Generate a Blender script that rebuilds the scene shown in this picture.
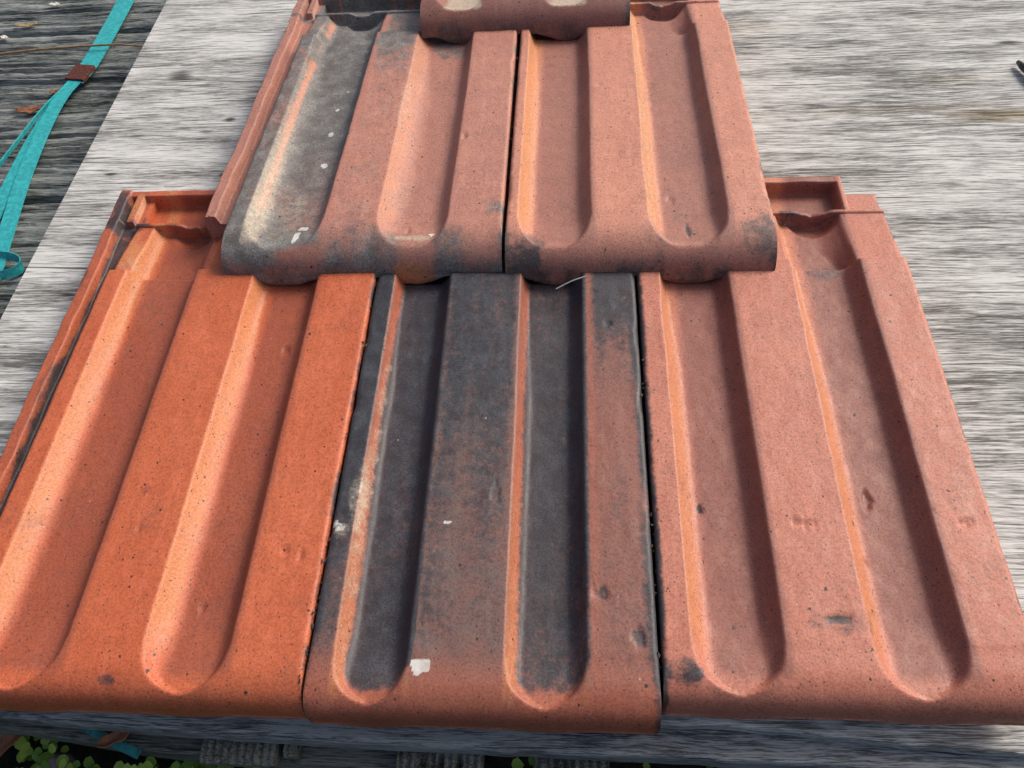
import bpy, math, random
import numpy as np
from mathutils import Vector, Matrix

for o in list(bpy.data.objects):
    bpy.data.objects.remove(o, do_unlink=True)
scene = bpy.context.scene
C = scene.collection

# ------------------------------------------------------------------ camera
cd = bpy.data.cameras.new('camera'); cam = bpy.data.objects.new('camera', cd); C.objects.link(cam)
cd.sensor_fit = 'HORIZONTAL'; cd.sensor_width = 36.0; cd.lens = 36.0 * 769 / 1024
cd.clip_start = 0.01; cd.clip_end = 100
rt = Vector((0.99710818, 0.04046174, -0.06432821)); up = Vector((0.00207461, 0.831669, 0.55526784))
fw = Vector((-0.07596688, 0.55379556, -0.82918002))
m = Matrix((rt, up, -fw)).transposed().to_4x4(); m.translation = (0.05079861, -0.08042435, 0.48480719)
cam.matrix_world = m
scene.camera = cam

# ------------------------------------------------------------------ light: bright overcast, soft sun from the right and behind
SUN_AZ, SUN_EL = math.radians(56), math.radians(40)     # azimuth clockwise from +Y
w = bpy.data.worlds.new('World'); scene.world = w; w.use_nodes = True
nt = w.node_tree
sky = nt.nodes.new('ShaderNodeTexSky'); sky.sky_type = 'NISHITA'; sky.sun_disc = False
sky.sun_elevation = SUN_EL; sky.sun_rotation = SUN_AZ; sky.air_density = 1.0; sky.dust_density = 6.0; sky.ozone_density = 1.0
nt.links.new(sky.outputs[0], nt.nodes['Background'].inputs[0]); nt.nodes['Background'].inputs[1].default_value = 0.074
sl = bpy.data.lights.new('sun', 'SUN'); sl.energy = 1.5; sl.angle = math.radians(22); sl.color = (1.0, 0.955, 0.90)
so = bpy.data.objects.new('sun', sl); C.objects.link(so)
sd = Vector((math.sin(SUN_AZ) * math.cos(SUN_EL), math.cos(SUN_AZ) * math.cos(SUN_EL), math.sin(SUN_EL)))
so.rotation_euler = sd.to_track_quat('Z', 'Y').to_euler(); so.location = (2, 2, 3)
vs = scene.view_settings
vs.view_transform = 'Standard'; vs.look = 'None'; vs.gamma = 1; vs.use_curve_mapping = False; vs.exposure = 0.74

# ------------------------------------------------------------------ helpers
rng = np.random.default_rng(7); random.seed(7)
_lat = rng.random((256, 256))
def vnoise(x, y):
    xi = np.floor(x).astype(int); yi = np.floor(y).astype(int); fx = x - xi; fy = y - yi
    fx = fx * fx * (3 - 2 * fx); fy = fy * fy * (3 - 2 * fy)
    a = _lat[xi % 256, yi % 256]; b = _lat[(xi + 1) % 256, yi % 256]; c = _lat[xi % 256, (yi + 1) % 256]; d = _lat[(xi + 1) % 256, (yi + 1) % 256]
    return (a * (1 - fx) + b * fx) * (1 - fy) + (c * (1 - fx) + d * fx) * fy
def fbm(x, y, o=4):
    s = 0; t = 0; amp = 1.0
    for k in range(o):
        s = s + amp * vnoise(x * 2 ** k + 17.3 * k, y * 2 ** k + 5.1 * k); t += amp; amp *= .5
    return s / t
def ss(a, b, x):
    t = np.clip((x - a) / (b - a), 0, 1); return t * t * (3 - 2 * t)

class MB:
    def __init__(s): s.v = []; s.f = []
    def add(s, vs, fs):
        n = len(s.v); s.v += [tuple(p) for p in vs]; s.f += [tuple(i + n for i in q) for q in fs]
    def box(s, x0, x1, y0, y1, z0, z1):
        s.add([(x0,y0,z0),(x1,y0,z0),(x1,y1,z0),(x0,y1,z0),(x0,y0,z1),(x1,y0,z1),(x1,y1,z1),(x0,y1,z1)],
              [(0,3,2,1),(4,5,6,7),(0,1,5,4),(1,2,6,5),(2,3,7,6),(3,0,4,7)])
    def grid(s, P, flip=False):                        # P: (n, m, 3)
        n, k = P.shape[:2]; base = len(s.v); s.v += [tuple(p) for p in P.reshape(-1, 3)]
        for i in range(n - 1):
            for j in range(k - 1):
                a = base + i * k + j; q = (a, a + k, a + k + 1, a + 1)
                s.f.append(q[::-1] if flip else q)
    def tube(s, pts, rad, n=8):
        pts = [Vector(p) for p in pts]; base = len(s.v)
        rad = rad if hasattr(rad, '__len__') else [rad] * len(pts)
        for i, p in enumerate(pts):
            t = (pts[min(i + 1, len(pts) - 1)] - pts[max(i - 1, 0)]).normalized()
            a = t.orthogonal().normalized() if i == 0 else (a - t * a.dot(t)).normalized()
            b = t.cross(a)
            for k in range(n):
                th = 2 * math.pi * k / n; s.v.append(tuple(p + (a * math.cos(th) + b * math.sin(th)) * rad[i]))
        for i in range(len(pts) - 1):
            for k in range(n):
                s.f.append((base + i * n + k, base + i * n + (k + 1) % n, base + (i + 1) * n + (k + 1) % n, base + (i + 1) * n + k))
        s.f.append(tuple(base + k for k in range(n))[::-1]); s.f.append(tuple(base + (len(pts) - 1) * n + k for k in range(n)))
    def build(s, name, mat, parent=None, smooth=True, loc=None):
        me = bpy.data.meshes.new(name); me.from_pydata(s.v, [], s.f); me.update()
        o = bpy.data.objects.new(name, me); C.objects.link(o); me.materials.append(mat)
        me.polygons.foreach_set('use_smooth', [smooth] * len(me.polygons))
        if parent: o.parent = parent
        if loc: o.location = loc
        return o
def tag(o, label=None, cat=None, group=None, kind=None):
    for k, v in (('label', label), ('category', cat), ('group', group), ('kind', kind)):
        if v: o[k] = v
    return o
def bevel(o, wd, seg=2):
    b = o.modifiers.new('bevel', 'BEVEL'); b.width = wd; b.segments = seg; b.limit_method = 'ANGLE'
    return o

class NT:
    def __init__(s, name):
        s.m = bpy.data.materials.new(name); s.m.use_nodes = True; s.t = s.m.node_tree
        s.b = s.t.nodes['Principled BSDF']; s.tc = s.t.nodes.new('ShaderNodeTexCoord').outputs['Object']
    def put(s, sock, v):
        if isinstance(v, bpy.types.NodeSocket): s.t.links.new(v, sock)
        else: sock.default_value = v
    def node(s, typ, props=None, **ins):
        n = s.t.nodes.new('ShaderNode' + typ)
        for k, v in (props or {}).items(): setattr(n, k, v)
        for k, v in ins.items(): s.put(n.inputs[k], v)
        return n
    def map(s, sc=(1, 1, 1), loc=(0, 0, 0), rot=(0, 0, 0)):
        return s.node('Mapping', Vector=s.tc, Scale=sc, Location=loc, Rotation=rot).outputs[0]
    def noise(s, scale, detail=4, rough=.55, vec=None, dist=0.0):
        return s.node('TexNoise', Vector=vec or s.tc, Scale=scale, Detail=detail, Roughness=rough, Distortion=dist).outputs[0]
    def vor(s, scale, vec=None, feature='F1', rnd=1.0):
        return s.node('TexVoronoi', {'feature': feature}, Vector=vec or s.tc, Scale=scale, Randomness=rnd)
    def ramp(s, f, lo, hi, a=0.0, b=1.0):
        n = s.node('MapRange', {'interpolation_type': 'SMOOTHSTEP'}); s.put(n.inputs[0], f)
        for i, v in ((1, lo), (2, hi), (3, a), (4, b)): n.inputs[i].default_value = v
        return n.outputs[0]
    def math(s, op, a, b=0.0):
        n = s.node('Math', {'operation': op}); s.put(n.inputs[0], a); s.put(n.inputs[1], b); return n.outputs[0]
    def mix(s, f, a, b, blend='MIX'):
        n = s.node('Mix', {'data_type': 'RGBA', 'blend_type': blend})
        s.put(n.inputs[0], f); s.put(n.inputs[6], (*a, 1) if isinstance(a, tuple) else a); s.put(n.inputs[7], (*b, 1) if isinstance(b, tuple) else b)
        return n.outputs[2]
    def attr(s, name): return s.node('Attribute', {'attribute_name': name}).outputs['Fac']
    def bump(s, h, strength=.3, dist=.001, nrm=None):
        n = s.node('Bump', Height=h, Strength=strength, Distance=dist)
        if nrm: s.put(n.inputs['Normal'], nrm)
        return n.outputs[0]
    def done(s, col, rough=.7, nrm=None, spec=.4):
        s.put(s.b.inputs['Base Color'], (*col, 1) if isinstance(col, tuple) else col); s.put(s.b.inputs['Roughness'], rough)
        s.b.inputs['Specular IOR Level'].default_value = spec
        if nrm: s.put(s.b.inputs['Normal'], nrm)
        return s.m

# ------------------------------------------------------------------ materials
def mat_clay(name, a, b, film, sootc=(.026, .029, .034), seed=0.0, film_shade_col=(.16, .075, .065)):
    n = NT(name)
    P = n.map(loc=(seed, seed * .7, 0))
    big = n.noise(14, 5, .6, P); mid = n.noise(70, 5, .65, P); fine = n.noise(700, 3, .7, P)
    col = n.mix(n.ramp(big, .3, .7), a, b)
    col = n.mix(n.ramp(mid, .45, .75, 0, .35), col, tuple(min(1, c * 1.35 + .02) for c in a))
    stk = n.noise(1.0, 3, .65, n.node('Mapping', Vector=P, Scale=(260, 16, 40)).outputs[0])
    col = n.mix(n.ramp(stk, .5, .72, 0, .28), col, tuple(min(1, c * 1.25 + .05) for c in a))
    # smoky dirt mixed with painted shade, worn orange crests, pale lime bloom, soot: each has its own mask
    col = n.mix(n.math('MULTIPLY', n.attr('film'), n.ramp(mid, .2, .8, film * .65, film)), col, film_shade_col)
    col = n.mix(n.math('MULTIPLY', n.attr('worn'), n.ramp(mid, .2, .75, .5, 1)), col, (.60, .25, .10))
    sn = n.math('ADD', n.attr('soot'), n.math('MULTIPLY', n.math('SUBTRACT', n.noise(170, 5, .85, P), .5), 1.15))
    sm = n.math('MULTIPLY', n.ramp(sn, .22, .72), n.ramp(n.attr('soot'), .02, .25))
    col = n.mix(n.math('MULTIPLY', sm, .93), col, n.mix(n.ramp(n.math('ADD', n.math('MULTIPLY', n.noise(900, 3, .7, P), .6), n.math('MULTIPLY', mid, .5)), .48, .72), sootc, tuple(c * 2.7 for c in sootc)))
    pn = n.math('ADD', n.attr('pale'), n.math('MULTIPLY', n.math('SUBTRACT', n.noise(200, 4, .85, P), .5), 1.1))
    pm = n.math('MULTIPLY', n.ramp(pn, .15, .95), n.ramp(n.attr('pale'), .02, .2))
    col = n.mix(n.math('MULTIPLY', pm, .85), col, (.60, .52, .40))
    gr = n.math('MULTIPLY', n.ramp(n.noise(24, 4, .7, P), .50, .72), n.ramp(n.noise(260, 3, .8, P), .40, .62))
    col = n.mix(n.math('MULTIPLY', gr, .42), col, (.13, .085, .07))
    # fine sandy mottling and scattered flecks
    col = n.mix(n.ramp(fine, .36, .60, .8, 0), col, n.mix(1.0, col, (.66, .60, .58), 'MULTIPLY')); grit = n.noise(1500, 2, .8, P)
    col = n.mix(n.ramp(grit, .52, .70, 0, .45), col, n.mix(1.0, col, (1.5, 1.45, 1.4), 'MULTIPLY'))
    for sc, th, cc, keep in ((160, .16, (.035, .025, .022), .76), (430, .24, (.06, .04, .033), .62), (75, .10, (.03, .024, .022), .76), (230, .15, (.62, .58, .52), .972)):
        v = n.vor(sc, n.node('Mapping', Vector=P, Scale=(1, .8, 1), Rotation=(0, 0, sc)).outputs[0])
        d = n.math('ADD', v.outputs['Distance'], n.math('MULTIPLY', n.math('SUBTRACT', fine, .5), .16))
        k = n.node('SeparateColor', Color=v.outputs['Color']).outputs[0]
        col = n.mix(n.math('MULTIPLY', n.ramp(d, th, th * .45), n.ramp(k, keep, keep + .05)), col, cc)
    wm = n.math('MULTIPLY', n.ramp(n.math('ADD', n.attr('white'), n.math('MULTIPLY', n.math('SUBTRACT', n.noise(420, 4, .75, P), .5), 1.1)), .35, .62), n.ramp(n.attr('white'), .05, .2))
    col = n.mix(n.math('MULTIPLY', wm, n.ramp(mid, .35, .6, .6, .95)), col, (.66, .65, .61))
    h = n.math('ADD', n.math('MULTIPLY', fine, .5), n.math('MULTIPLY', n.noise(180, 3, .7, P), .9))
    h = n.math('ADD', h, n.math('MULTIPLY', grit, .35))
    return n.done(col, n.ramp(mid, .3, .7, .46, .60), n.bump(h, .45, .0006), .5)

def mat_wood(name, dark, mid_, light, spots=(), tans=(), crack=1.0, bumpd=.0012, xs=1.0):
    n = NT(name)
    wob = n.node('VectorMath', {'operation': 'MULTIPLY_ADD'})
    wn = n.node('TexNoise', Vector=n.map((5 * xs, 14, 14)), Scale=1.0, Detail=3).outputs[1]
    n.put(wob.inputs[0], wn); wob.inputs[1].default_value = (0, .012, .004); n.put(wob.inputs[2], n.tc)
    def st(sx, sy, d=6, r=.65):
        mp = n.node('Mapping', Vector=wob.outputs[0], Scale=(sx * xs, sy, sy)).outputs[0]
        return n.noise(1.0, d, r, mp)
    fib = st(40, 950, 3, .8); fm = st(17, 420, 4, .75); br = st(4, 26, 3, .6); ck = st(5, 330, 3, .5); blot = n.noise(9, 5, .6)
    f = n.math('ADD', n.math('MULTIPLY', fib, .50), n.math('ADD', n.math('MULTIPLY', fm, .33), n.math('MULTIPLY', br, .36)))
    f = n.math('ADD', f, n.math('MULTIPLY', n.math('SUBTRACT', blot, .5), .12))
    col = n.mix(n.ramp(f, .51, .585), dark, mid_); col = n.mix(n.ramp(f, .565, .66), col, light)
    col = n.mix(n.ramp(st(4, 40), .58, .75, 0, .35), col, n.mix(1.0, col, (.95, .86, .70), 'MULTIPLY'))
    fl = n.math('MULTIPLY', n.ramp(st(20, 760, 2, .6), .415, .375), n.ramp(br, .40, .62, .25, 1.0))
    col = n.mix(n.math('MULTIPLY', fl, .62 * crack), col, tuple(c * .55 for c in dark))
    ckm = n.math('MULTIPLY', n.ramp(ck, .345, .315), crack)
    col = n.mix(n.math('MULTIPLY', ckm, .8), col, tuple(c * .35 for c in dark))
    for (x, y, rx, ry, s_) in spots:
        dv = n.node('Mapping', {'vector_type': 'POINT'}, Vector=wob.outputs[0], Location=(-x / rx, -(y + .006) / ry, 0), Scale=(1 / rx, 1 / ry, 0)).outputs[0]
        d = n.node('VectorMath', {'operation': 'LENGTH'}, **{}); n.put(d.inputs[0], dv)
        mk = n.ramp(n.math('ADD', d.outputs['Value'], n.math('MULTIPLY', n.math('SUBTRACT', fm, .5), 2.2)), 1.25, .25, 0, s_)
        col = n.mix(mk, col, tuple(c * .3 for c in dark))
    for (x, y, rx, ry, s_) in tans:
        dv = n.node('Mapping', Vector=n.tc, Location=(-x / rx, -y / ry, 0), Scale=(1 / rx, 1 / ry, 0)).outputs[0]
        d = n.node('VectorMath', {'operation': 'LENGTH'}); n.put(d.inputs[0], dv)
        mk = n.ramp(n.math('ADD', d.outputs['Value'], n.math('MULTIPLY', n.math('SUBTRACT', fm, .5), 2.0)), 1.1, .2, 0, s_)
        col = n.mix(mk, col, n.mix(1.0, col, (.62, .52, .36), 'MULTIPLY'))
    return n.done(col, .82, n.bump(n.math('ADD', n.math('MULTIPLY', fib, .5), n.math('MULTIPLY', fm, .5)), .9, bumpd), .25)

def mat_plain(name, col, var=.3, rough=.6, scale=60, spec=.4, bump=.0004):
    n = NT(name); q = n.noise(scale, 6, .65)
    c = n.mix(n.ramp(q, .3, .7), tuple(x * (1 - var) for x in col), tuple(min(1, x * (1 + var)) for x in col))
    return n.done(c, rough, n.bump(n.noise(scale * 5, 4, .6), .5, bump), spec)

M = {}
M['clay_left']  = mat_clay('clay_orange', (.52, .118, .046), (.58, .148, .060), .7, seed=1.3, film_shade_col=(.24, .07, .045))
M['clay_dark']  = mat_clay('clay_sooty', (.40, .110, .062), (.34, .105, .066), .95, seed=4.1, sootc=(.022, .029, .037), film_shade_col=(.135, .108, .100))
M['clay_right'] = mat_clay('clay_pink', (.49, .172, .112), (.54, .20, .13), .85, seed=7.7, film_shade_col=(.21, .08, .065))
M['clay_grey']  = mat_clay('clay_grimy', (.50, .225, .160), (.45, .205, .155), .5, seed=11.9, sootc=(.105, .112, .108), film_shade_col=(.22, .11, .095))
M['clay_pale']  = mat_clay('clay_salmon', (.55, .235, .160), (.60, .265, .18), .8, seed=15.2, sootc=(.05, .05, .05), film_shade_col=(.27, .125, .105))
M['clay_top']   = mat_clay('clay_brown', (.24, .105, .085), (.29, .12, .095), .5, seed=19.4, sootc=(.06, .055, .05))
M['board'] = mat_wood('weathered_board', (.125, .123, .115), (.37, .367, .350), (.68, .677, .65),
    spots=[(-.372, .644, .016, .010, .85), (-.340, .626, .012, .004, .5), (-.297, .570, .006, .004, .9), (-.318, .552, .008, .003, .7), (-.398, .490, .008, .003, .95),
           (-.281, .486, .007, .004, .9), (-.383, .338, .010, .003, .95), (.493, .655, .016, .004, .95), (.455, .650, .05, .0022, .7), (.62, .33, .012, .008, .8), (.30, .66, .012, .002, .8)],
    tans=[(.46, .544, .07, .014, .9), (.36, .556, .16, .010, .35), (.42, .60, .06, .010, .4), (.20, .70, .12, .02, .35)])
M['plank'] = mat_wood('dark_plank', (.05, .053, .056), (.15, .158, .165), (.36, .37, .37), xs=1.4)
M['block'] = mat_wood('grey_block', (.045, .048, .04), (.12, .125, .105), (.24, .24, .21), xs=8)
M['rail'] = mat_wood('grey_rail', (.04, .042, .036), (.11, .115, .10), (.22, .22, .20), xs=1.2)
M['deck'] = mat_wood('dark_deck', (.032, .037, .035), (.125, .142, .135), (.31, .33, .315), crack=.9, bumpd=.0015)
M['strap'] = mat_plain('teal_strap', (.035, .38, .40), .28, .45, 240, .5, .0001)
M['scrap'] = mat_plain('shaded_teal_strap', (.012, .15, .15), .4, .6, 200)  # strap teal darkened: shade under the plank is put into the colour
M['crumb'] = mat_plain('crumb', (.045, .035, .028), .6, .9, 300)
M['seal'] = mat_plain('rusty_seal', (.10, .030, .022), .75, .8, 420, .3, .0006)
M['straw'] = mat_plain('straw', (.30, .19, .10), .25, .6, 120)
M['dry_leaf'] = mat_plain('dry_leaf', (.26, .11, .055), .4, .65, 150)
M['tan_leaf'] = mat_plain('tan_leaf', (.42, .29, .14), .3, .65, 150)
M['chip'] = mat_plain('pale_chip', (.70, .66, .58), .12, .7, 200)
M['black'] = mat_plain('black_plastic', (.022, .026, .030), .35, .45, 200, .5)
M['soil'] = mat_plain('soil', (.020, .017, .013), .6, .9, 90, .2, .004)
M['pebble'] = mat_plain('pebble', (.30, .28, .31), .25, .7, 120)
n = NT('green_leaf'); q = n.noise(45, 3); rnd = n.attr('tone')
M['leaf'] = n.done(n.mix(rnd, (.08, .20, .02), (.42, .60, .10)), .5, None, .4)
n = NT('grey_sliver'); M['sliver'] = n.done((.24, .24, .23), .4, None, .5)

# ------------------------------------------------------------------ setting
g = MB(); N = 60
xs = np.linspace(-4, 4, N); X, Y = np.meshgrid(xs, xs, indexing='ij')
g.grid(np.stack([X, Y, -.165 + .012 * fbm(X * 9, Y * 9) - .006], 2)); tag(g.build('ground', M['soil']), kind='structure')

# grooved deck left of the board: boards run along X, ridges along them
deck = bpy.data.objects.new('deck', None); C.objects.link(deck); deck['kind'] = 'structure'; deck.location = (-.75, .75, -.07)
pitch = .0165; nr = 6
for b in range(15):
    y0 = .20 + b * (nr * pitch + .005); mb = MB()
    xs = np.linspace(-1.15, -.34, 210); K = nr * 10
    ys = np.linspace(0, nr * pitch, K + 1)
    X, V = np.meshgrid(xs, ys, indexing='ij')
    wv = np.random.default_rng(b).uniform(-.2, .2, nr + 1); wv[0] = wv[-1] = 0
    ph = np.interp(V / pitch, np.arange(nr + 1) + wv, np.arange(nr + 1)) + .42 * (fbm(X * 8 + b * 9.1, V * 60 + b * 4, 4) - .5) * np.clip(np.minimum(V, nr * pitch - V) / .008, 0, 1)
    fr = ph - np.floor(ph); ridge = np.power(np.clip(1 - np.abs(2 * fr - 1) ** 2.2, 0, 1), .6)
    idn = np.floor(V / pitch)
    Z = -.046 - .0085 * (1 - ridge) * np.clip(2.6 * fbm(X * 6 + idn * 7.7, idn * 2.3 + b * 5, 3) - .75, .05, 1.5) + .0055 * (fbm(X * 14 + idn * 13.3, idn * 5.3 + b, 4) - .5) + .0022 * (fbm(X * 90, V * 900 + b * 31, 3) - .5)
    Z -= .0045 * ss(.44, .36, fbm(X * 5 + b * 3, V * 260 + b * 17, 3)) + .003 * (fbm(X * 3 + b * 7, V * 30, 3) - .5)
    Z[:, 0] -= .012; Z[:, -1] -= .012
    P = np.stack([X, V + y0 + .0012 * (fbm(X * 20 + b, V * 40) - .5), Z], 2); mb.grid(P)
    n0 = len(mb.v)
    low = np.stack([X[:, [0, -1]], V[:, [0, -1]] + y0, np.full((len(xs), 2), -.075)], 2)
    mb.grid(np.stack([P[:, 0], low[:, 0]], 1), True); mb.grid(np.stack([P[:, -1], low[:, 1]], 1)); mb.grid(low, True)
    o = mb.build('deck_board', M['deck'], deck); o.matrix_parent_inverse = Matrix.Translation(-deck.location)

def sheet(name, mat, xs, yf, yb, z0, z1, left=None, seed=0., rough=.0012, r=.003):
    """a board along X with a worn, slightly ragged front edge yf(x)"""
    nx = len(xs); rows = []
    yfr = yf + rough * (fbm(xs * 60 + seed, xs * 0 + seed, 4) - .5) * 2
    for (dy, z) in ((.0, z0), (.0, z1 - r), (r * .3, z1 - r * .3), (r, z1)):
        rows.append(np.stack([xs, yfr + dy, np.full(nx, z) + (0 if z == z0 else .0006 * (fbm(xs * 40 + z * 900, xs * 0 + seed) - .5))], 1))
    for t in np.linspace(0, 1, 12)[1:]:
        rows.append(np.stack([xs, (yfr + r) * (1 - t) + yb * t, np.full(nx, z1)], 1))
    rows.append(np.stack([xs, np.full(nx, yb), np.full(nx, z0)], 1)); rows.append(np.stack([xs, yfr, np.full(nx, z0)], 1))
    P = np.stack(rows, 1)
    if left is not None:
        lx = left * (fbm(P[:, :, 1] * 55 + 3, P[:, :, 1] * 0 + 9, 4) - .5); wgt = np.clip(1 - (P[:, :, 0] - xs[0]) / .03, 0, 1)
        P[:, :, 0] += lx * wgt
    mb = MB(); mb.grid(P); k = P.shape[1]
    mb.f.append(tuple(range(k - 1))); mb.f.append(tuple(range((nx - 1) * k, nx * k - 1))[::-1])
    return mb.build(name, mat, smooth=False)

xs = np.concatenate([np.linspace(-.432, -.40, 9), np.linspace(-.395, .80, 240)])
bo = sheet('weathered_board', M['board'], xs, 0.006 - .009 * ss(.12, .30, xs), 1.25, -.012, 0, left=.009, seed=2.2, r=.002)
tag(bo, 'large weathered grey plywood sheet lying under the clay tiles', 'board')

xs = np.linspace(-.45, .80, 230)
px = [-.45, -.313, -.199, -.096, .008, .103, .3, .8]; py = [.006, .001, -.004, -.0072, -.0085, -.0098, -.0125, -.016]
pl = sheet('batten', M['plank'], xs, np.interp(xs, px, py) - .0005, .09, -.034, -.0125, seed=5.5, rough=.0009, r=.0035)
tag(pl, 'dark blue-grey timber plank under the front edge of the plywood', 'plank')
xs = np.linspace(-.45, -.060, 90)
lr = sheet('pallet_rail', M['rail'], xs, np.interp(xs, [-.45, -.333, -.252, -.210, -.103, -.05], [.006, .0, -.009, -.012, -.0165, -.018]), .06, -.085, -.05, seed=8.1, rough=.001, r=.003)
tag(lr, 'grey timber rail below the dark plank, above the green plants', 'rail')

def block(x0, x1, label, holes=False, z1=-.0345, yf=-.0185):
    nx = max(10, int((x1 - x0) / .0008)); xs = np.linspace(x0, x1, nx); ys = np.linspace(yf, .06, 24)
    X, Y = np.meshgrid(xs, ys, indexing='ij')
    Z = z1 - .0022 * np.abs(np.sin((X - x0) / .0052 * math.pi)) ** 3 + .0016 * (fbm(X * 300, Y * 18 + x0 * 90) - .5) - .001
    if holes:
        for hx in (.3, .52, .74):
            Z -= .010 * np.exp(-(((X - x0 - hx * (x1 - x0)) / .0028) ** 2 + ((Y + .0125) / .0022) ** 2) ** 2)
    Z[:, 0] -= .003; Z[0] -= .003; Z[-1] -= .003
    P = np.stack([X, Y, Z], 2); mb = MB(); mb.grid(P)
    for e, fl in ((P[0], False), (P[-1], True), (P[:, 0], True), (P[:, -1], False)):
        lo = e.copy(); lo[:, 2] = -.0495; mb.grid(np.stack([e, lo], 1), not fl)
    return tag(mb.build('timber_block', M['block'], smooth=False), label, 'timber block')
block(-.184, -.135, 'grey grooved timber block on the rail below the leftmost orange tile')
block(-.131, -.122, 'narrow grey timber stub beside the grooved block on the rail', yf=-.0135)
block(-.058, -.004, 'grey timber block with three dark holes below the sooty tile', True, yf=-.035)
block(.028, .074, 'grey grooved timber block below the right side of the sooty tile', yf=-.035)
# bearers that carry the plywood, out of sight
fr = bpy.data.objects.new('pallet_frame', None); C.objects.link(fr); fr['kind'] = 'structure'
for (x0, x1, y0, y1, z1) in ((-.28, -.22, .10, 1.15, -.0125), (.09, .15, .10, 1.15, -.0125), (.52, .58, .10, 1.15, -.0125), (-.06, .075, .03, .075, -.05), (-.44, -.08, .03, .055, -.0855)):
    mb = MB(); mb.box(x0, x1, y0, y1, -.17, z1); mb.build('bearer', M['rail'], fr, smooth=False)

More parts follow.
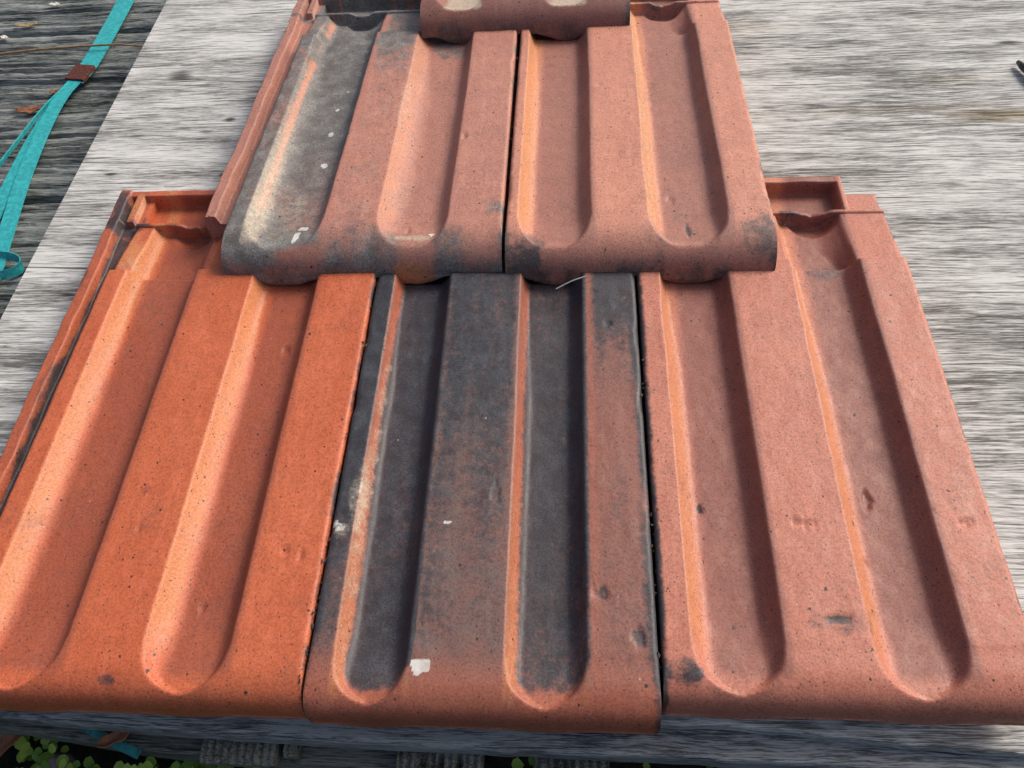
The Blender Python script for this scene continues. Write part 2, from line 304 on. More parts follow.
# ------------------------------------------------------------------ clay tiles
T = .042; DEP = .0125; B_ROLL = .027; L = .4225
def tile(label, mat, loc, pitch, chans, u0, u1, flange, marks, stain, seed, rz=0.0, wl0=.013, end=.0065, roll=(.032, 2.8), group='interlocking clay roof tiles laid in rows'):
    """u across (0 = module's left joint), v from the tail (front) to the head"""
    root = bpy.data.objects.new('clay_tile', None); C.objects.link(root)
    tag(root, label, 'roof tile', group)
    def prof(u, v, ends=True):
        z = np.zeros_like(u)
        for (l, r) in chans:
            wl = (wl0 - .45 * wl0 * ss(.20, .31, v)) * (1 + .2 * (fbm(v * 25 + l * 99, v * 0 + seed) - .5))
            l2 = l + .0022 * (fbm(v * 16 + l * 77 + seed, v * 0 + 3.3, 3) - .5); r2 = r + .0018 * (fbm(v * 16 + r * 55 + seed, v * 0 + 8.3, 3) - .5)
            x = np.clip((u - l2) / wl, 0, 1); a = x * (2 - x)
            # softened crest
            a = np.where(x < .09, a * ss(-.03, .09, x), a)
            y = np.clip((r2 - u) / (.0115 + .010 * ss(.322, .345, v)), 0, 1); b = y * (2 - y); b = b * ss(-.05, .22, y)
            # rounded, shallower tail end of the channel
            hw = (r - l) / 2; e = np.clip((v - end) / (hw * .95), 0, 1); lim = hw * np.sqrt(np.clip(1 - (1 - e) ** 2, 0, 1))
            inr = lim - np.abs(u - (l + r) / 2); en = np.where(v < end + hw * .95, ss(-.0012, .0055, inr), 1.0)
            a = a * en * (.55 + .45 * ss(.008, .055, v)) if ends else a
            z += a * b * (1 + .05 * np.cos((u - (l + r) / 2) / (r - l) * math.pi))
        return z
    def edge(u, v):
        r = .0028 + .0012 * (fbm(v * 60 + seed, v * 0 + 2) - .5)
        chipl = .0022 * np.clip(fbm(v * 33 + seed * 3, v * 0 + 7, 5) - .66, 0, 1) * 7
        d = np.minimum(u - u0, u1 - u)
        t = np.clip((r + chipl - d) / (r + chipl), 0, 1); return (r + chipl) * (1 - np.sqrt(np.clip(1 - t * t, 0, 1)))
    def H(u, v):
        c = prof(u, v)
        top = T - .0052 * ss(.3195, .3235, v + .0018 * (fbm(u * 50 + seed, u * 0 + 4) - .5)) - .006 * ss(.322, .385, v)
        dep = DEP * (1 - .25 * ss(.325, .37, v))
        z = top - dep * np.clip(c, 0, 1.1)
        for (l, r) in chans:   # scooped hollow below the cross rail
            rr = np.hypot((u - (l * .42 + r * .58)) / .021, (v - .3775) / .020); z -= .0055 * np.where(v < .3790, ss(1, .55, rr), 0)
        z -= .0012 * (fbm(u * 22 + seed, v * 9 + seed, 3) - .5) + .0005 * (fbm(u * 160 + seed, v * 120, 3) - .5)
        z -= np.where(v < .3765, edge(u, v), 0)
        # head: cross rail, trough, head rail
        rail = ss(.3760, .3780, v) * ss(.3830, .3810, v)
        rz_ = T - .0095 + .0012 * (fbm(u * 90 + seed, u * 0 + 1, 3) - .5)
        for (l, r) in chans: rz_ = rz_ - .0040 * np.exp(-((u - (l * .42 + r * .58)) / .011) ** 4) * (.6 + .8 * fbm(u * 240 + seed, u * 0 + 6, 3))
        z = np.where(v > .3760, np.where(v > .3810, T - .024, z), z)
        z = np.maximum(z, (T - .024) + (rz_ - T + .024) * rail - 1.0 * (rail <= 0)) - np.where(v > .3765, edge(u, v) * (u > .1), 0)
        hr = ss(.4135, .4155, v); z = np.where(v > .3825, np.maximum(z, (T - .024) + hr * (.0135 + .0015 * (fbm(u * 60 + seed, u * 0 + 2) - .5))), z)
        dv = ss(.1690, .1705, u) * ss(.1765, .1750, u); z = np.where(v > .3805, np.maximum(z, (T - .024) + dv * .0135), z)
        if not flange: pass
        else:
            du = ss(-.0335, -.0315, u) * ss(-.0245, -.0265, u)
        z = np.where((u > .1755) & (v > .3810), np.maximum(T - .0145, 0) - edge(u, np.minimum(v, 1)), z)
        for (mu, mv, ru, rv, dp) in marks:
            q = ((u - mu) / ru) ** 2 + ((v - mv) / rv) ** 2 + 1.9 * (fbm(u * 420 + mu * 999, v * 420) - .5)
            z = z - dp * ss(1, .7, q)
        return z
    def flange_H(u, v):
        lip = ss(-.0500, -.0475, u) * ss(-.0365, -.0395, u)
        wob = .0016 * (fbm(v * 40 + seed, v * 0 + 5, 4) - .5)
        z = T - .0165 + lip * (.0080 + wob) - .001 * (fbm(u * 120, v * 60) - .5)
        hr = ss(.4135, .4155, v); z = np.maximum(z, T - .024 + hr * .0135)
        dvd = ss(.3820, .3840, v) * ss(-.0345, -.0330, u) * ss(-.0255, -.0270, u)
        z = np.maximum(z, T - .024 + dvd * .0135)
        return z
    def patch(name, us, rows, fn, under=True, keep=None):
        """rows: list of (v, cap, yoff) ; builds top grid, skirt walls and underside"""
        vs_ = np.array([r[0] for r in rows]); caps = np.array([r[1] for r in rows])
        U, V = np.meshgrid(us, vs_, indexing='ij'); Z = fn(U, V)
        cap = np.broadcast_to(caps, Z.shape) + .0010 * (fbm(U * 40 + seed, V * 10, 3) - .5) * (caps < 9)
        k = .0012; h_ = np.clip(.5 + .5 * (cap - Z) / k, 0, 1)
        Zt = np.where(cap < 9, cap * (1 - h_) + Z * h_ - k * h_ * (1 - h_), Z)
        P = np.stack([U, V, Zt], 2)
        return P, U, V
    def finish(name, grids, att_src):
        mb = MB()
        for P, flip in grids: mb.grid(P, flip)
        o = mb.build(name, mat, root)
        me = o.data; co = np.empty(len(me.vertices) * 3, 'f'); me.vertices.foreach_get('co', co); co = co.reshape(-1, 3)
        st = stain(co[:, 0], co[:, 1], co[:, 2])
        gu, gv = co[:, 0], co[:, 1]
        ed = ss(.006, 0, np.minimum(gu - u0, u1 - gu)) * (gu > u0 - .001); gn = fbm(gu * 60 + seed, gv * 45 + seed, 4)
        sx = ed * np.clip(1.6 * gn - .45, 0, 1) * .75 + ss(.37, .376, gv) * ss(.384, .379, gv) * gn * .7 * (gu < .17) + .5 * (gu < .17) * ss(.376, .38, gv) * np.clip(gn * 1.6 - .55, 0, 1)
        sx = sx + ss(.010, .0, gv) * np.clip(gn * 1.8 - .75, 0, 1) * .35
        for (mu, mv, ru, rv, dp) in marks:
            if dp > .0007: sx = sx + .30 * ss(1.3, .3, ((gu - mu) / ru) ** 2 + ((gv - mv) / rv) ** 2 + 1.6 * (fbm(gu * 420 + mu * 999, gv * 420) - .5))
        st['soot'] = st.get('soot', 0.0) + sx
        for key in ('film', 'worn', 'soot', 'pale', 'white'):
            a = me.attributes.new(key, 'FLOAT', 'POINT'); a.data.foreach_set('value', np.clip(np.broadcast_to(st.get(key, 0.0), len(co)), 0, 1).astype('f'))
        return o
    us = np.concatenate([[u0, u0 + .0004, u0 + .001], np.linspace(u0 + .002, u1 - .002, int((u1 - u0) / .00115)), [u1 - .001, u1 - .0004, u1]])
    # ---- body
    rows = []
    ph = np.linspace(0, math.pi / 2, 26)
    A_ROLL, pw = roll
    for a in ph: rows.append((A_ROLL * (1 - math.cos(a) ** (2 / pw)) if a < 1.5707 else A_ROLL, T - B_ROLL * (1 - math.sin(a) ** (2 / pw))))
    for v in np.arange(A_ROLL + .0016, .312, .0021): rows.append((v, T + .004 * min(1, (v - A_ROLL) / .01) if v < A_ROLL + .01 else 10))
    for v in list(np.arange(.312, .3766, .0010)) + [.3771]: rows.append((v, 10))
    P, U, V = patch('tile_body', us, rows, H)
    scal = sum(np.cos(np.clip((us - (l + r) / 2) / (r - l + .012), -.5, .5) * math.pi) ** 1.6 for (l, r) in chans)
    bl = T - DEP * .80 * scal - .0270           # lower rim of the tail, bulging under the channels
    bl = np.minimum(bl, P[:, 0, 2] - .001) + .0034 * (fbm(us * 70 + seed, us * 0 + 1, 5) - .5)
    fr = [np.stack([us, np.full_like(us, -.0007 * math.sin(t * math.pi)), P[:, 0, 2] * (1 - t) + bl * t], 1) for t in (1, .97, .85, .7, .5, .3, .15)]
    fr[0][:, 1] = .003
    back = np.stack([us, us * 0 + .013, bl], 1)
    in0 = np.stack([us, us * 0 + .016, T - DEP * np.clip(prof(us, us * 0 + .06, False), 0, 1) - .013], 1)
    top = np.concatenate([np.stack(fr, 1), P], 1)
    # crumble the outer front corners
    unders = [in0]
    for v in (.05, .20, .31, .3771):
        unders.append(np.stack([us, us * 0 + v, np.minimum(H(us, us * 0 + v) - .010, T - DEP * np.clip(prof(us, us * 0 + v), 0, 1) - .013)], 1))
    und = np.stack([fr[0], back] + unders, 1)
    grids = [(top, False), (und, True)]
    for i, fl in ((0, True), (-1, False)):
        e = top[i][6:]; lo = e.copy(); lo[:, 2] = np.minimum(e[:, 2] - .002, np.where(e[:, 1] < .016, bl[i], np.where(e[:, 1] > .32, e[:, 2] - .013, T - .0235)))
        grids.append((np.stack([e, lo], 1).transpose(1, 0, 2), fl))
    body = finish('tile_body', grids, None)
    # ---- head with its cross rail, trough and head rail
    vs_ = np.concatenate([np.arange(.3771, .3855, .0006), np.arange(.3855, .4125, .0016), np.arange(.4125, .4175, .0006), [.419, .4205, .4215, L]])
    def head(uh, vv, fn):
        Uh, Vh = np.meshgrid(uh, vv, indexing='ij'); Z = fn(Uh, Vh)
        Z = Z - .002 * ss(.4213, .4225, Vh)
        Ph = np.stack([Uh, Vh, Z], 2)
        Bt = np.stack([Uh[:, [0, -1]], Vh[:, [0, -1]], np.full((len(uh), 2), T - .036)], 2)
        gs = [(Ph, False), (Bt, True), (np.stack([Ph[:, -1], Bt[:, -1]], 1), False)]
        for i, fl in ((0, True), (-1, False)):
            e = Ph[i]; lo = e.copy(); lo[:, 2] = T - .036; gs.append((np.stack([e, lo], 1).transpose(1, 0, 2), fl))
        return gs
    ul = us[us <= .1765]; ur = us[us >= .1755]
    hg = head(ul, vs_, H); finish('head_trough', hg, None)
    finish('head_ledge', head(ur, vs_[vs_ <= .4045], H), None)
    if flange:
        uf = np.linspace(-.0500, u0 + .003, 52); vf = np.concatenate([np.arange(.052, .3771, .0025), vs_])
        Uf, Vf = np.meshgrid(uf, vf, indexing='ij'); Z = flange_H(Uf, Vf)
        Uf = Uf + (.0016 * (fbm(Vf * 35 + seed, Vf * 0, 4) - .5) * 2) * (Uf < -.036)
        Z = Z - .002 * ss(.4213, .4225, Vf)
        P = np.stack([Uf, Vf, Z], 2); Bt = P.copy(); Bt[:, :, 2] = T - .036; Bt = Bt[:, ::10]
        Bt = np.concatenate([Bt, np.stack([Uf[:, -1:], Vf[:, -1:], np.full((len(uf), 1), T - .036)], 2)], 1)
        gs = [(P, False), (Bt, True)]
        for e, fl in ((P[0], False), (P[-1], True), (P[:, 0], True), (P[:, -1], False)):
            lo = e.copy(); lo[:, 2] = T - .036; gs.append((np.stack([e, lo], 1), not fl))
        finish('side_flange', gs, None)
    root.location = loc; root.rotation_euler = (-pitch, 0, rz)
    return root

def inch(u, ch, soft=.008, l_in=.009, r_in=-.005):
    return ss(ch[0] + l_in, ch[0] + l_in + soft, u) * ss(ch[1] - r_in, ch[1] - r_in - soft * .5, u)
def crest(u, ch, w=.013):
    return ss(ch[0] - .0015, ch[0] + .001, u) * ss(ch[0] + w, ch[0] + w * .5, u)
def blob(u, v, cu, cv, ru, rv, s=1.0, k=0.0):
    return s * ss(1.15, .1, ((u - cu) / ru) ** 2 + ((v - cv) / rv) ** 2 + 1.5 * (fbm(u * 110 + cu * 300, v * 110 + cv * 200, 4) - .5))
def wb(u, v, cu, cv, ru, rv, s=1.0):
    q = ((u - cu) / ru) ** 2 + ((v - cv) / rv) ** 2 + 2.6 * (fbm(u * 260 + cu * 777, v * 260 + cv * 333, 3) - .5)
    return s * ss(1.1, .5, q)
def base(chs):
    def f(u, v, z, seed):
        tail = ss(.012, .022, v + .004 * (fbm(u * 60, v * 0) - .5))
        film = sum(inch(u, c) for c in chs) * tail; worn = sum(crest(u, c) for c in chs) * ss(.018, .05, v)  # dirt on channel floors; the right walls get their shade painted in
        return film, worn
    return f
# ---- row one: orange, sooty, pink
chL = ((-.006, .054), (.101, .154)); chD = ((.0155, .059), (.1135, .160)); chR = ((.0175, .069), (.116, .167))
def stL(u, v, z):
    film, worn = base(chL)(u, v, z, 0); film = film + .7 * ss(-.022, -.024, u) * (.4 + fbm(v * 30, u * 80, 3))
    groove = ss(-.0385, -.036, u) * ss(-.0215, -.0225, u) * (.75 + .6 * fbm(v * 14, u * 30 + 2, 3)) * ss(.39, .36, v)
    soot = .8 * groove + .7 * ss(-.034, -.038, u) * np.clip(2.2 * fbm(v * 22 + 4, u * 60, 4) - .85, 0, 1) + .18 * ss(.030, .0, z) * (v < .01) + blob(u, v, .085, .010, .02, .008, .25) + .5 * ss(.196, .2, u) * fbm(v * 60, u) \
        + blob(u, v, .073, .128, .006, .005, .35) + blob(u, v, -.048, .40, .014, .03, .4)
    return dict(film=film, worn=worn * .75 + blob(u, v, -.014, .345, .012, .028, .8) * (fbm(u * 120, v * 90) > .42) + blob(u, v, -.03, .40, .006, .02, .9), soot=soot, pale=blob(u, v, -.010, .33, .010, .012, .3))
def stD(u, v, z):
    film, worn = base(chD)(u, v, z, 0)
    n1 = fbm(u * 30, v * 9 + 4, 4); n2 = fbm(u * 60 + 7, v * 14, 4)
    floor = sum(inch(u, c, .007, .0005, -.004) for c in chD)
    off = np.minimum(np.abs(u - .0375) / .0218, np.abs(u - .137) / .0232)
    soot = floor * (1.15 - .75 * n1) * ss(.008, .022, v - .022 * np.clip(off - .45, 0, 1) - .008 * (n2 - .5))
    midrib = ss(.052, .066, u) * ss(.118, .106, u) * (.40 + .32 * ss(.10, .30, v) + .5 * (n2 - .5)) * ss(.004, .06, v)
    left = ss(.0185, .012, u) * (.62 + .3 * ss(.10, .25, v) + .3 * (n2 - .5)) * ss(.01, .06, v)
    right = ss(.16, .172, u) * (.24 + .45 * ss(.18, .32, v) + .4 * ss(.19, .199, u) + .5 * (n2 - .5)) * ss(.0, .04, v)
    crests = sum(crest(u, c, .0085) for c in chD) * ss(.006, .014, v)
    soot = np.maximum.reduce([soot * (1 - crests * np.where(u < .08, .62 * ss(.15, .03, v), .22 + .34 * ss(.12, .03, v))), midrib, left, right]) * ss(.012, .030, z + .2 * (v > .03))
    worn = crests * (.42 * ss(.20, .04, v) + .06) + sum(ss(c[1] - .004, c[1] - .001, u) * ss(c[1] + .002, c[1], u) for c in chD) * .2 * ss(.006, .014, v)
    pale = blob(u, v, .0185, .14, .0035, .16, .40) + blob(u, v, .014, .135, .006, .03, .42) + blob(u, v, .118, .06, .004, .08, .22) + blob(u, v, .007, .108, .006, .008, .42)
    white = wb(u, v, .0065, .110, .006, .0045, .55) + wb(u, v, .066, .025, .0058, .0058) + wb(u, v, .076, .113, .0048, .0017, .9) + wb(u, v, .015, .135, .003, .012, .35) + wb(u, v, .086, .056, .002, .003, .3)
    mf = ss(.054, .062, u) * ss(.117, .110, u) * ss(.0, .05, v); lf = ss(.018, .013, u) * ss(.0, .05, v)
    worn = worn + .10 * ss(.035, .008, v + .02 * (fbm(u * 50, v * 30) - .5))
    return dict(film=np.maximum(np.maximum(film * .6, mf * 1.1), lf) + .55 * ss(.16, .17, u) * ss(.0, .05, v), worn=worn, soot=soot, pale=pale, white=white)
def stR(u, v, z):
    film, worn = base(chR)(u, v, z, 0)
    soot = blob(u, v, .100, .045, .026, .009, .38) + blob(u, v, .015, .017, .016, .009, .55) + .75 * ss(.0075, .001, u) * (.2 + fbm(v * 40, u * 50 + 9)) + blob(u, v, .140, .318, .02, .012, .5) \
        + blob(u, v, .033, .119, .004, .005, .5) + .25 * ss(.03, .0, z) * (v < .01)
    pale = blob(u, v, .024, .12, .006, .10, .2) + .3 * ss(.3175, .3195, v) * ss(.3235, .3215, v) * (fbm(u * 90, v) > .45)
    return dict(film=film, worn=worn * .6, soot=soot, pale=pale)
tile('bright orange clay roof tile with flange and exposed head corner, beside the sooty tile', M['clay_left'], (-.300, .001, 0), 0.0, chL, -.022, .1992, True,
     [(.137, .250, .003, .0035, .0012), (.076, .102, .002, .003, .0008), (.174, .089, .003, .003, .001), (.185, .086, .0025, .0035, .001), (.125, .057, .003, .003, .001), (.065, .089, .003, .0015, .0006), (.085, .012, .006, .003, .0008)], stL, 1.7, wl0=.017).scale.y = 1.018
tile('soot blackened clay roof tile with white paint specks between orange and pink tiles', M['clay_dark'], (-.100, -.0015, 0), 0.0, chD, .0008, .1994, False,
     [(.103, .134, .003, .008, .0007), (.178, .269, .003, .0025, .0008), (.168, .070, .005, .004, .0008), (.15, .18, .004, .004, .0006), (.189, .045, .005, .006, .001)], stD, 5.1, wl0=.0105)
tile('pinkish red clay roof tile with chipped channel beside the sooty tile', M['clay_right'], (.1005, .009, 0), 0.0, chR, .0008, .2015, False,
     [(.136, .127, .0032, .0068, .0018), (.090, .105, .0075, .0022, .0013), (.090, .108, .004, .0015, -.0008), (.184, .106, .0065, .0018, .0012), (.100, .047, .008, .003, .0008), (.031, .119, .002, .003, .0012), (.126, .085, .0015, .002, .001), (.018, .016, .006, .004, .001)], stR, 9.3)
# ---- row two: grimy grey, salmon
LIFT, PIT = .024, math.atan(.024 / .40)
chG = ((-.008, .057), (.099, .156)); chP = ((.010, .067), (.110, .171))
def stG(u, v, z):
    film, worn = base(chG)(u, v, z, 0); film = film * .4 + .6 * ss(-.022, -.024, u) * (.4 + fbm(v * 30 + 5, u * 80, 3)) + 1.3 * ss(.034, .006, v + .02 * (fbm(u * 40, v * 20) - .5)); n1 = fbm(u * 35 + 3, v * 22, 4); n2 = fbm(u * 70 + 7, v * 60, 4)  # front face: smoky dirt plus painted shade of the side away from the sun
    f1 = ss(-.004, .004, u) * ss(.060, .050, u)
    soot = ss(.008, .02, v) * f1 * (.55 + .35 * ss(.06, .20, v)) * (.75 + .5 * n1) + ss(-.001, -.006, u) * (u > -.0225) * (.62 + .4 * (n1 - .5)) * ss(.02, .05, v) + blob(u, v, .0, .025, .03, .034, .5) \
        + blob(u, v, .022, .315, .05, .04, .6) + blob(u, v, .189, .050, .014, .014, .5) + ss(.056, .066, u) * ss(.11, .09, u) * (.30 + .35 * ss(.21, .30, v)) * (.4 + n2) + .28 * ss(.05, .0, v) * (.5 + n2) * (u > -.022) \
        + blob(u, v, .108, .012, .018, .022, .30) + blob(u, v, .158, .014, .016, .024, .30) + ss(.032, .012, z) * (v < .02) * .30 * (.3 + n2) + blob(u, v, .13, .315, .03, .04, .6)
    pale = ss(.008, .02, v) * crest(u, chG[0], .018) * (.50 * ss(.30, .05, v) + .12) + blob(u, v, .020, .055, .018, .05, .34) + blob(u, v, .10, .20, .006, .12, .35) + .3 * ss(.058, .07, u) * ss(.10, .09, u) * ss(.02, .05, v) * n2 + blob(u, v, .130, .022, .020, .005, .6)
    white = wb(u, v, .033, .205, .0022, .0035) + wb(u, v, .035, .168, .0026, .0032) + wb(u, v, .037, .121, .003, .004) + wb(u, v, .038, .235, .0018, .002) + wb(u, v, .037, .038, .006, .0022, .9) + wb(u, v, .034, .026, .0024, .007) + wb(u, v, .143, .026, .0035, .002, .8)
    worn = worn * .35 + blob(u, v, .130, .0, .019, .012, 1.0) * (z < .026)
    return dict(film=film, worn=worn, soot=soot * (1 - .85 * blob(u, v, .130, .0, .018, .010) * (z < .024)), pale=pale, white=white)
def stP(u, v, z):
    film, worn = base(chP)(u, v, z, 0); film = film + .9 * ss(.034, .004, v + .02 * (fbm(u * 40 + 8, v * 20) - .5)); n2 = fbm(u * 70 + 1, v * 60 + 3, 4)  # tail term paints front-face shade together with its smoky dirt
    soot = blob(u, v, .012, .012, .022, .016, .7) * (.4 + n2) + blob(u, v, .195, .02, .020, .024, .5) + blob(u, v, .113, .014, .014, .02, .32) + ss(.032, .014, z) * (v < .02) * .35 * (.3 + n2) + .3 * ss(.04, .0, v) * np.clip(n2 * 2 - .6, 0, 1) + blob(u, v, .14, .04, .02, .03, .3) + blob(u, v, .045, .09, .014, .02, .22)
    pale = (crest(u, chP[1], .010) * .40 + crest(u, chP[0], .008) * .18) * ss(.015, .04, v) + .2 * ss(.3175, .3195, v) * ss(.3235, .3215, v)
    return dict(film=film, worn=worn * 1.0, soot=soot, pale=pale)
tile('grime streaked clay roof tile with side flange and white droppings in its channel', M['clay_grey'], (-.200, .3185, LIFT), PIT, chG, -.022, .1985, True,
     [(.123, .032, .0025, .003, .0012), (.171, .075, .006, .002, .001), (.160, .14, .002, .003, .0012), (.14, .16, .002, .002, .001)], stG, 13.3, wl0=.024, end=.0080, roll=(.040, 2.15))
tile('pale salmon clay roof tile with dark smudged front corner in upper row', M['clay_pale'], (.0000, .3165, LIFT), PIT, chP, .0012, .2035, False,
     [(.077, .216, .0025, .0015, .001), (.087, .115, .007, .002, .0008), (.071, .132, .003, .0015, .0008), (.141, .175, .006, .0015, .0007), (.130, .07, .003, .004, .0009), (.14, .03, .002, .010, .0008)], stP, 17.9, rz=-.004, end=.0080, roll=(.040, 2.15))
# ---- row three
chT = ((.012, .066), (.112, .166))
def stT(u, v, z):
    film, worn = base(chT)(u, v, z, 0); n2 = fbm(u * 70 + 11, v * 60 + 3, 4)
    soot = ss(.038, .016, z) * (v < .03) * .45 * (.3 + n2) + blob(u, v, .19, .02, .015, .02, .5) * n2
    pale = sum(inch(u, c, .01, .006, .004) for c in chT) * .8 * ss(.010, .013, v)
    return dict(film=film * .2, worn=worn * .3 + blob(u, v, .03, .0, .03, .02, .15), soot=soot, pale=pale)
tile('brown clay roof tile at the top of the stack with pale channel ends', M['clay_top'], (-.0975, .633, .0285), PIT, chT, .0, .2, False, [], stT, 23.1, rz=.004, end=.0095, roll=(.040, 2.15)).scale.x = 1.035

# ------------------------------------------------------------------ teal packing strap on the deck
def ribbon(mb, pts, width, th=.0009, wdirs=None, n=6):
    pts = [Vector(p) for p in pts]; out = []
    k = len(pts)
    for i in range(k - 1):                         # Catmull-Rom
        p0, p1, p2, p3 = pts[max(i - 1, 0)], pts[i], pts[i + 1], pts[min(i + 2, k - 1)]
        for t in np.linspace(0, 1, n, endpoint=(i == k - 2)):
            out.append((.5 * ((2 * p1) + (-p0 + p2) * t + (2 * p0 - 5 * p1 + 4 * p2 - p3) * t * t + (-p0 + 3 * p1 - 3 * p2 + p3) * t ** 3), (i + t) / (k - 1)))
    ring = []
    for i, (p, t) in enumerate(out):
        d = (out[min(i + 1, len(out) - 1)][0] - out[max(i - 1, 0)][0]).normalized()
        wd = wdirs(t) if wdirs else Vector((0, 0, 1)).cross(d)
        wd = (wd - d * wd.dot(d)).normalized(); nn = d.cross(wd).normalized()
        ring.append([p + wd * width / 2 + nn * th / 2, p - wd * width / 2 + nn * th / 2, p - wd * width / 2 - nn * th / 2, p + wd * width / 2 - nn * th / 2, p + wd * width / 2 + nn * th / 2])
    P = np.array([[tuple(q) for q in r] for r in ring]); mb.grid(P)
    b = len(mb.v); mb.v += [tuple(q) for q in ring[0][:4]] + [tuple(q) for q in ring[-1][:4]]
    mb.f += [(b, b + 1, b + 2, b + 3), (b + 7, b + 6, b + 5, b + 4)]
Zd = -.045
st = bpy.data.objects.new('packing_strap', None); C.objects.link(st); st.location = (-.53, .70, Zd)
tag(st, 'teal plastic packing strap with rusty crimp seal lying on the grooved deck', 'strap')
def sp(mb, name, mat):
    o = mb.build(name, mat, st, smooth=False); o.matrix_parent_inverse = Matrix.Translation(-st.location); return o
mb = MB(); ribbon(mb, [(-.545, 1.10, Zd + .004), (-.538, .99, Zd + .005), (-.531, .887, Zd + .005), (-.528, .80, Zd + .006), (-.528, .729, Zd + .007), (-.533, .698, Zd + .008)], .0235); sp(mb, 'strap_band', M['strap'])
mb = MB(); ribbon(mb, [(-.531, .706, Zd + .0082), (-.536, .668, Zd + .010), (-.535, .615, Zd + .010), (-.526, .53, Zd + .009), (-.511, .44, Zd + .007), (-.497, .36, Zd + .006), (-.485, .28, Zd + .005)], .0170); sp(mb, 'strap_band', M['strap'])
mb = MB(); ribbon(mb, [(-.535, .706, Zd + .0068), (-.541, .66, Zd + .007), (-.545, .60, Zd + .006), (-.543, .53, Zd + .005), (-.538, .46, Zd + .004), (-.53, .36, Zd + .004)], .0150); sp(mb, 'strap_band', M['strap'])
mb = MB(); ribbon(mb, [(-.539, .700, Zd + .006), (-.548, .645, Zd + .011), (-.558, .56, Zd + .012), (-.566, .49, Zd + .012), (-.575, .40, Zd + .010)], .0060, wdirs=lambda t: Vector((.35, .1, .9))); sp(mb, 'strap_band', M['strap'])
mb = MB(); ribbon(mb, [(-.60, .470, Zd + .006), (-.565, .478, Zd + .010), (-.535, .484, Zd + .012)], .012); sp(mb, 'strap_band', M['strap'])
mb = MB(); ribbon(mb, [(-.56, .418, Zd + .006), (-.525, .420, Zd + .008), (-.497, .419, Zd + .009), (-.480, .412, Zd + .009), (-.479, .401, Zd + .008), (-.497, .394, Zd + .008), (-.53, .396, Zd + .007)], .009, wdirs=lambda t: Vector((0, .45, 1))); sp(mb, 'strap_loop', M['strap'])
mb = MB()
c = Vector((-.5305, .7135, Zd + .0095)); d = Vector((.16, 1, 0)).normalized(); e = Vector((d.y, -d.x, 0))
V8 = []
for zz in (-.0035, .0020):
    for (a, b) in ((-.0125, -.0145), (.0125, -.0145), (.0125, .0145), (-.0125, .0145)): V8.append(c + e * a + d * b + Vector((0, 0, zz)))
mb.add(V8, [(0,3,2,1),(4,5,6,7),(0,1,5,4),(1,2,6,5),(2,3,7,6),(3,0,4,7)])
bevel(sp(mb, 'crimp_seal', M['seal']), .0012)

# ------------------------------------------------------------------ small litter
mb = MB(); pts = [(-.72, .752, Zd + .006), (-.656, .757, Zd + .010), (-.60, .761, Zd + .012), (-.545, .764, Zd + .0125), (-.50, .766, Zd + .012), (-.452, .767, Zd + .006)]
mb.tube(pts, [.0015, .0016, .0015, .0014, .0012, .0009], 7); tag(mb.build('straw_stem', M['straw']), 'thin dry tan stem lying across the teal strap', 'stem')
def leaf(name, mat, loc, ln, wd, rz, label, cat, curl=.25, tilt=(0, 0), group=None):
    n_, k = 9, 5; P = np.zeros((n_, k, 3))
    for i in range(n_):
        t = i / (n_ - 1); w_ = wd * (math.sin(math.pi * min(1, t * .93 + .05)) ** .75) * (1 + .25 * math.sin(9 * t + ln * 900))
        for j in range(k):
            s_ = (j / (k - 1) - .5); P[i, j] = ((t - .5) * ln, s_ * w_, curl * wd * (4 * s_ * s_) + curl * ln * (t - .5) ** 2 + .0006 * math.sin(i * 2.1 + j))
    mb = MB(); mb.grid(P); o = mb.build(name, mat, smooth=True, loc=loc); o.rotation_euler = (tilt[0], tilt[1], rz)
    sol = o.modifiers.new('thickness', 'SOLIDIFY'); sol.thickness = .0006
    return tag(o, label, cat, group)
leaf('dry_leaf', M['dry_leaf'], (-.575, .655, Zd + .001), .030, .011, .1, 'reddish brown dry leaf fragment on the deck beside the teal strap', 'leaf')
leaf('dry_leaf', M['dry_leaf'], (-.557, .690, Zd + .001), .013, .006, .2, 'tiny brown leaf crumb next to the rusty crimp seal', 'leaf')
leaf('dry_leaf', M['tan_leaf'], (-.652, .833, Zd + .001), .030, .006, .08, 'narrow tan dry leaf lying along the deck grooves', 'leaf')
leaf('dry_leaf', M['chip'], (-.633, .882, Zd + .001), .016, .006, -.1, 'pale straw coloured leaf flake on the dark deck', 'leaf', .1)
leaf('dry_leaf', M['chip'], (-.672, .809, Zd + .001), .012, .006, -.3, 'pale leaf flake beside the tan dry leaf on the deck', 'leaf', .1)
leaf('dry_leaf', M['tan_leaf'], (-.545, .437, Zd + .003), .020, .010, 1.2, 'tan leaf scrap beside the teal strap loop', 'leaf')
leaf('dry_leaf', M['dry_leaf'], (-.247, -.004, -.0475), .022, .009, .5, 'curled brown leaf on the timber rail under the plank', 'leaf', .35)
mb = MB(); ribbon(mb, [(-.275, .004, -.0475), (-.262, -.002, -.047), (-.240, -.010, -.0485), (-.230, -.0135, -.050)], .006); tag(mb.build('strap_scrap', M['scrap']), 'dark teal strap scrap under the plank by the brown leaf', 'strap')
# grey plastic sliver under the upper row
mb = MB(); ribbon(mb, [(.040, .300, T + .0014), (.052, .306, T + .0035), (.063, .310, T + .0042)], .0010, .0007); tag(mb.build('plastic_sliver', M['sliver'], smooth=False), 'thin grey plastic sliver poking out under the salmon tile', 'sliver')
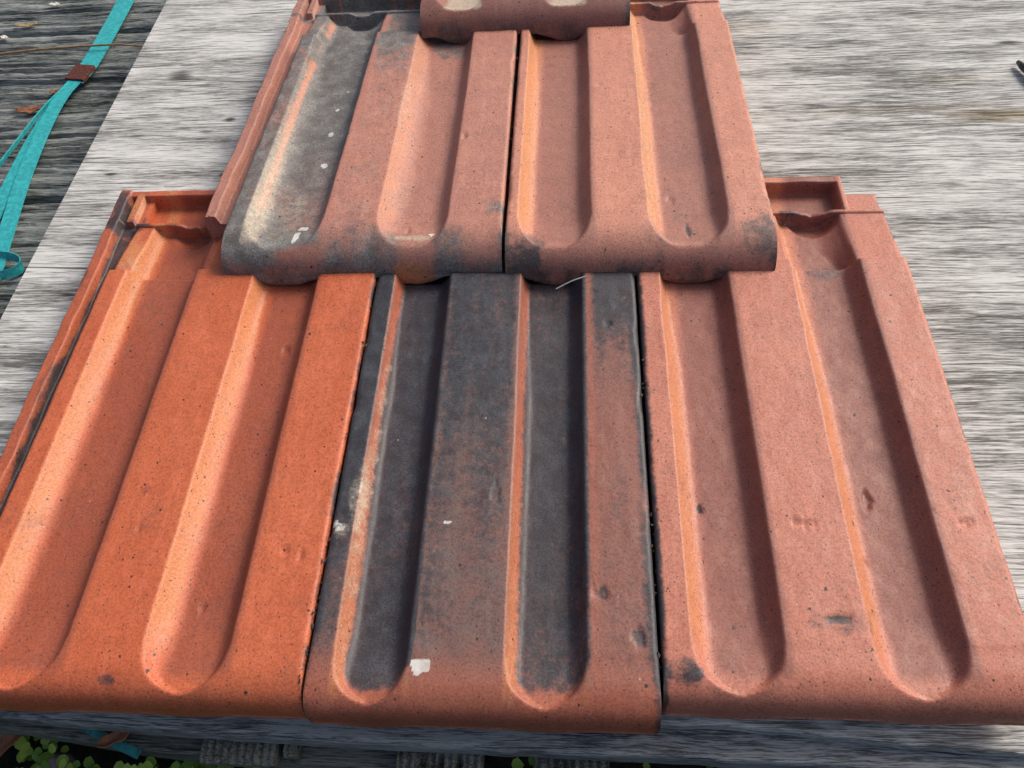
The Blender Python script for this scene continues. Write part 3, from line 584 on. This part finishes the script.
# black tool tip at the right edge of the sheet
mb = MB(); q = [(.4875, .618, .0045), (.489, .610, .005), (.494, .592, .006), (.514, .545, .007), (.55, .46, .007)]
mb.tube(q, [.0018, .0032, .0044, .0052, .0055], 10); tp = mb.build('tool_handle', M['black']); tag(tp, 'black plastic tool handle tip resting on the grey plywood', 'tool')

# ------------------------------------------------------------------ plants and litter on the ground in front
mb = MB(); tones = []
def leaflet(c, r, tilt, az, cup):
    nrm = Vector((math.sin(tilt) * math.cos(az), math.sin(tilt) * math.sin(az), math.cos(tilt))); a = nrm.orthogonal().normalized(); b = nrm.cross(a)
    vs_ = [c - nrm * r * cup]; tn = random.random() ** 1.3
    for k in range(8):
        th = 2 * math.pi * k / 8; rr = r * random.uniform(.9, 1.08) * (.82 if k == 0 else 1); vs_.append(c + (a * math.cos(th) + b * math.sin(th)) * rr)
    mb.add(vs_, [(0, k + 1, (k + 1) % 8 + 1) for k in range(8)]); tones.extend([tn] * 9)
for i in range(4200):
    x = random.uniform(-.50, .16); y = random.uniform(-.10, .06)
    den = float(fbm(np.array([x * 16.]), np.array([y * 26. + 3]))[0])
    if x > -.17 and random.random() < .8 - (.35 if abs(x) < .03 or abs(x + .2) < .03 else 0): continue
    if den < .36: continue
    z = -.150 + .045 * den + random.uniform(0, .018)
    leaflet(Vector((x, y, z)), random.uniform(.0024, .0046), random.uniform(0, .8), random.uniform(0, 6.28), random.uniform(-.1, .35))
gc = mb.build('ground_cover', M['leaf']); a = gc.data.attributes.new('tone', 'FLOAT', 'POINT'); a.data.foreach_set('value', np.array(tones, 'f'))
tag(gc, 'bright green small round leaved plants on the dark soil', 'plants', kind='stuff')
def pebble(name, mat, c, r, label, cat):
    mb = MB(); nu, nv = 14, 9; P = np.zeros((nu + 1, nv, 3))
    for i in range(nu + 1):
        for j in range(nv):
            th = 2 * math.pi * i / nu; ph_ = math.pi * (j / (nv - 1) - .5)
            k = 1 + .28 * (float(fbm(np.array([3 + math.cos(th) * 1.3 + c[0] * 90]), np.array([4 + math.sin(th) * 1.3 + j * .35]))[0]) - .5) * math.cos(ph_)
            P[i, j] = (c[0] + r[0] * k * math.cos(ph_) * math.cos(th), c[1] + r[1] * k * math.cos(ph_) * math.sin(th), c[2] + r[2] * math.sin(ph_))
    mb.grid(P); return tag(mb.build(name, mat), label, cat)
pebble('pebble', M['pebble'], (-.337, -.013, -.135), (.014, .010, .016), 'pale grey pebble among the green plants', 'pebble')
leaf('dry_leaf', M['dry_leaf'], (-.366, -.004, -.100), .040, .024, .5, 'crumpled brown dead leaf lying on the green plants', 'leaf', .3, (.2, .1))

# crumbs of moss and dirt caught in the joints between tiles
mb = MB()
for (x, y0, y1, zt, k) in ((-.1005, .015, .30, T, 46), (.1003, .015, .30, T, 34), (0.0, .335, .60, T + .012, 22)):
    for i in range(k):
        c = Vector((x + random.gauss(0, .0011), y0 + (y1 - y0) * random.random() ** 1.6, zt - random.uniform(.0005, .003))); r = random.uniform(.0006, .0019)
        pts = [c + Vector((random.uniform(-1, 1) * r, random.uniform(-1, 1) * r * 1.4, random.uniform(-.6, .8) * r)) for _ in range(4)]
        mb.add(pts, [(0, 1, 2), (0, 2, 3), (0, 3, 1), (1, 3, 2)])
tag(mb.build('joint_debris', M['crumb'], smooth=False), 'dark crumbs of moss and dirt caught in the tile joints', 'debris', kind='stuff')
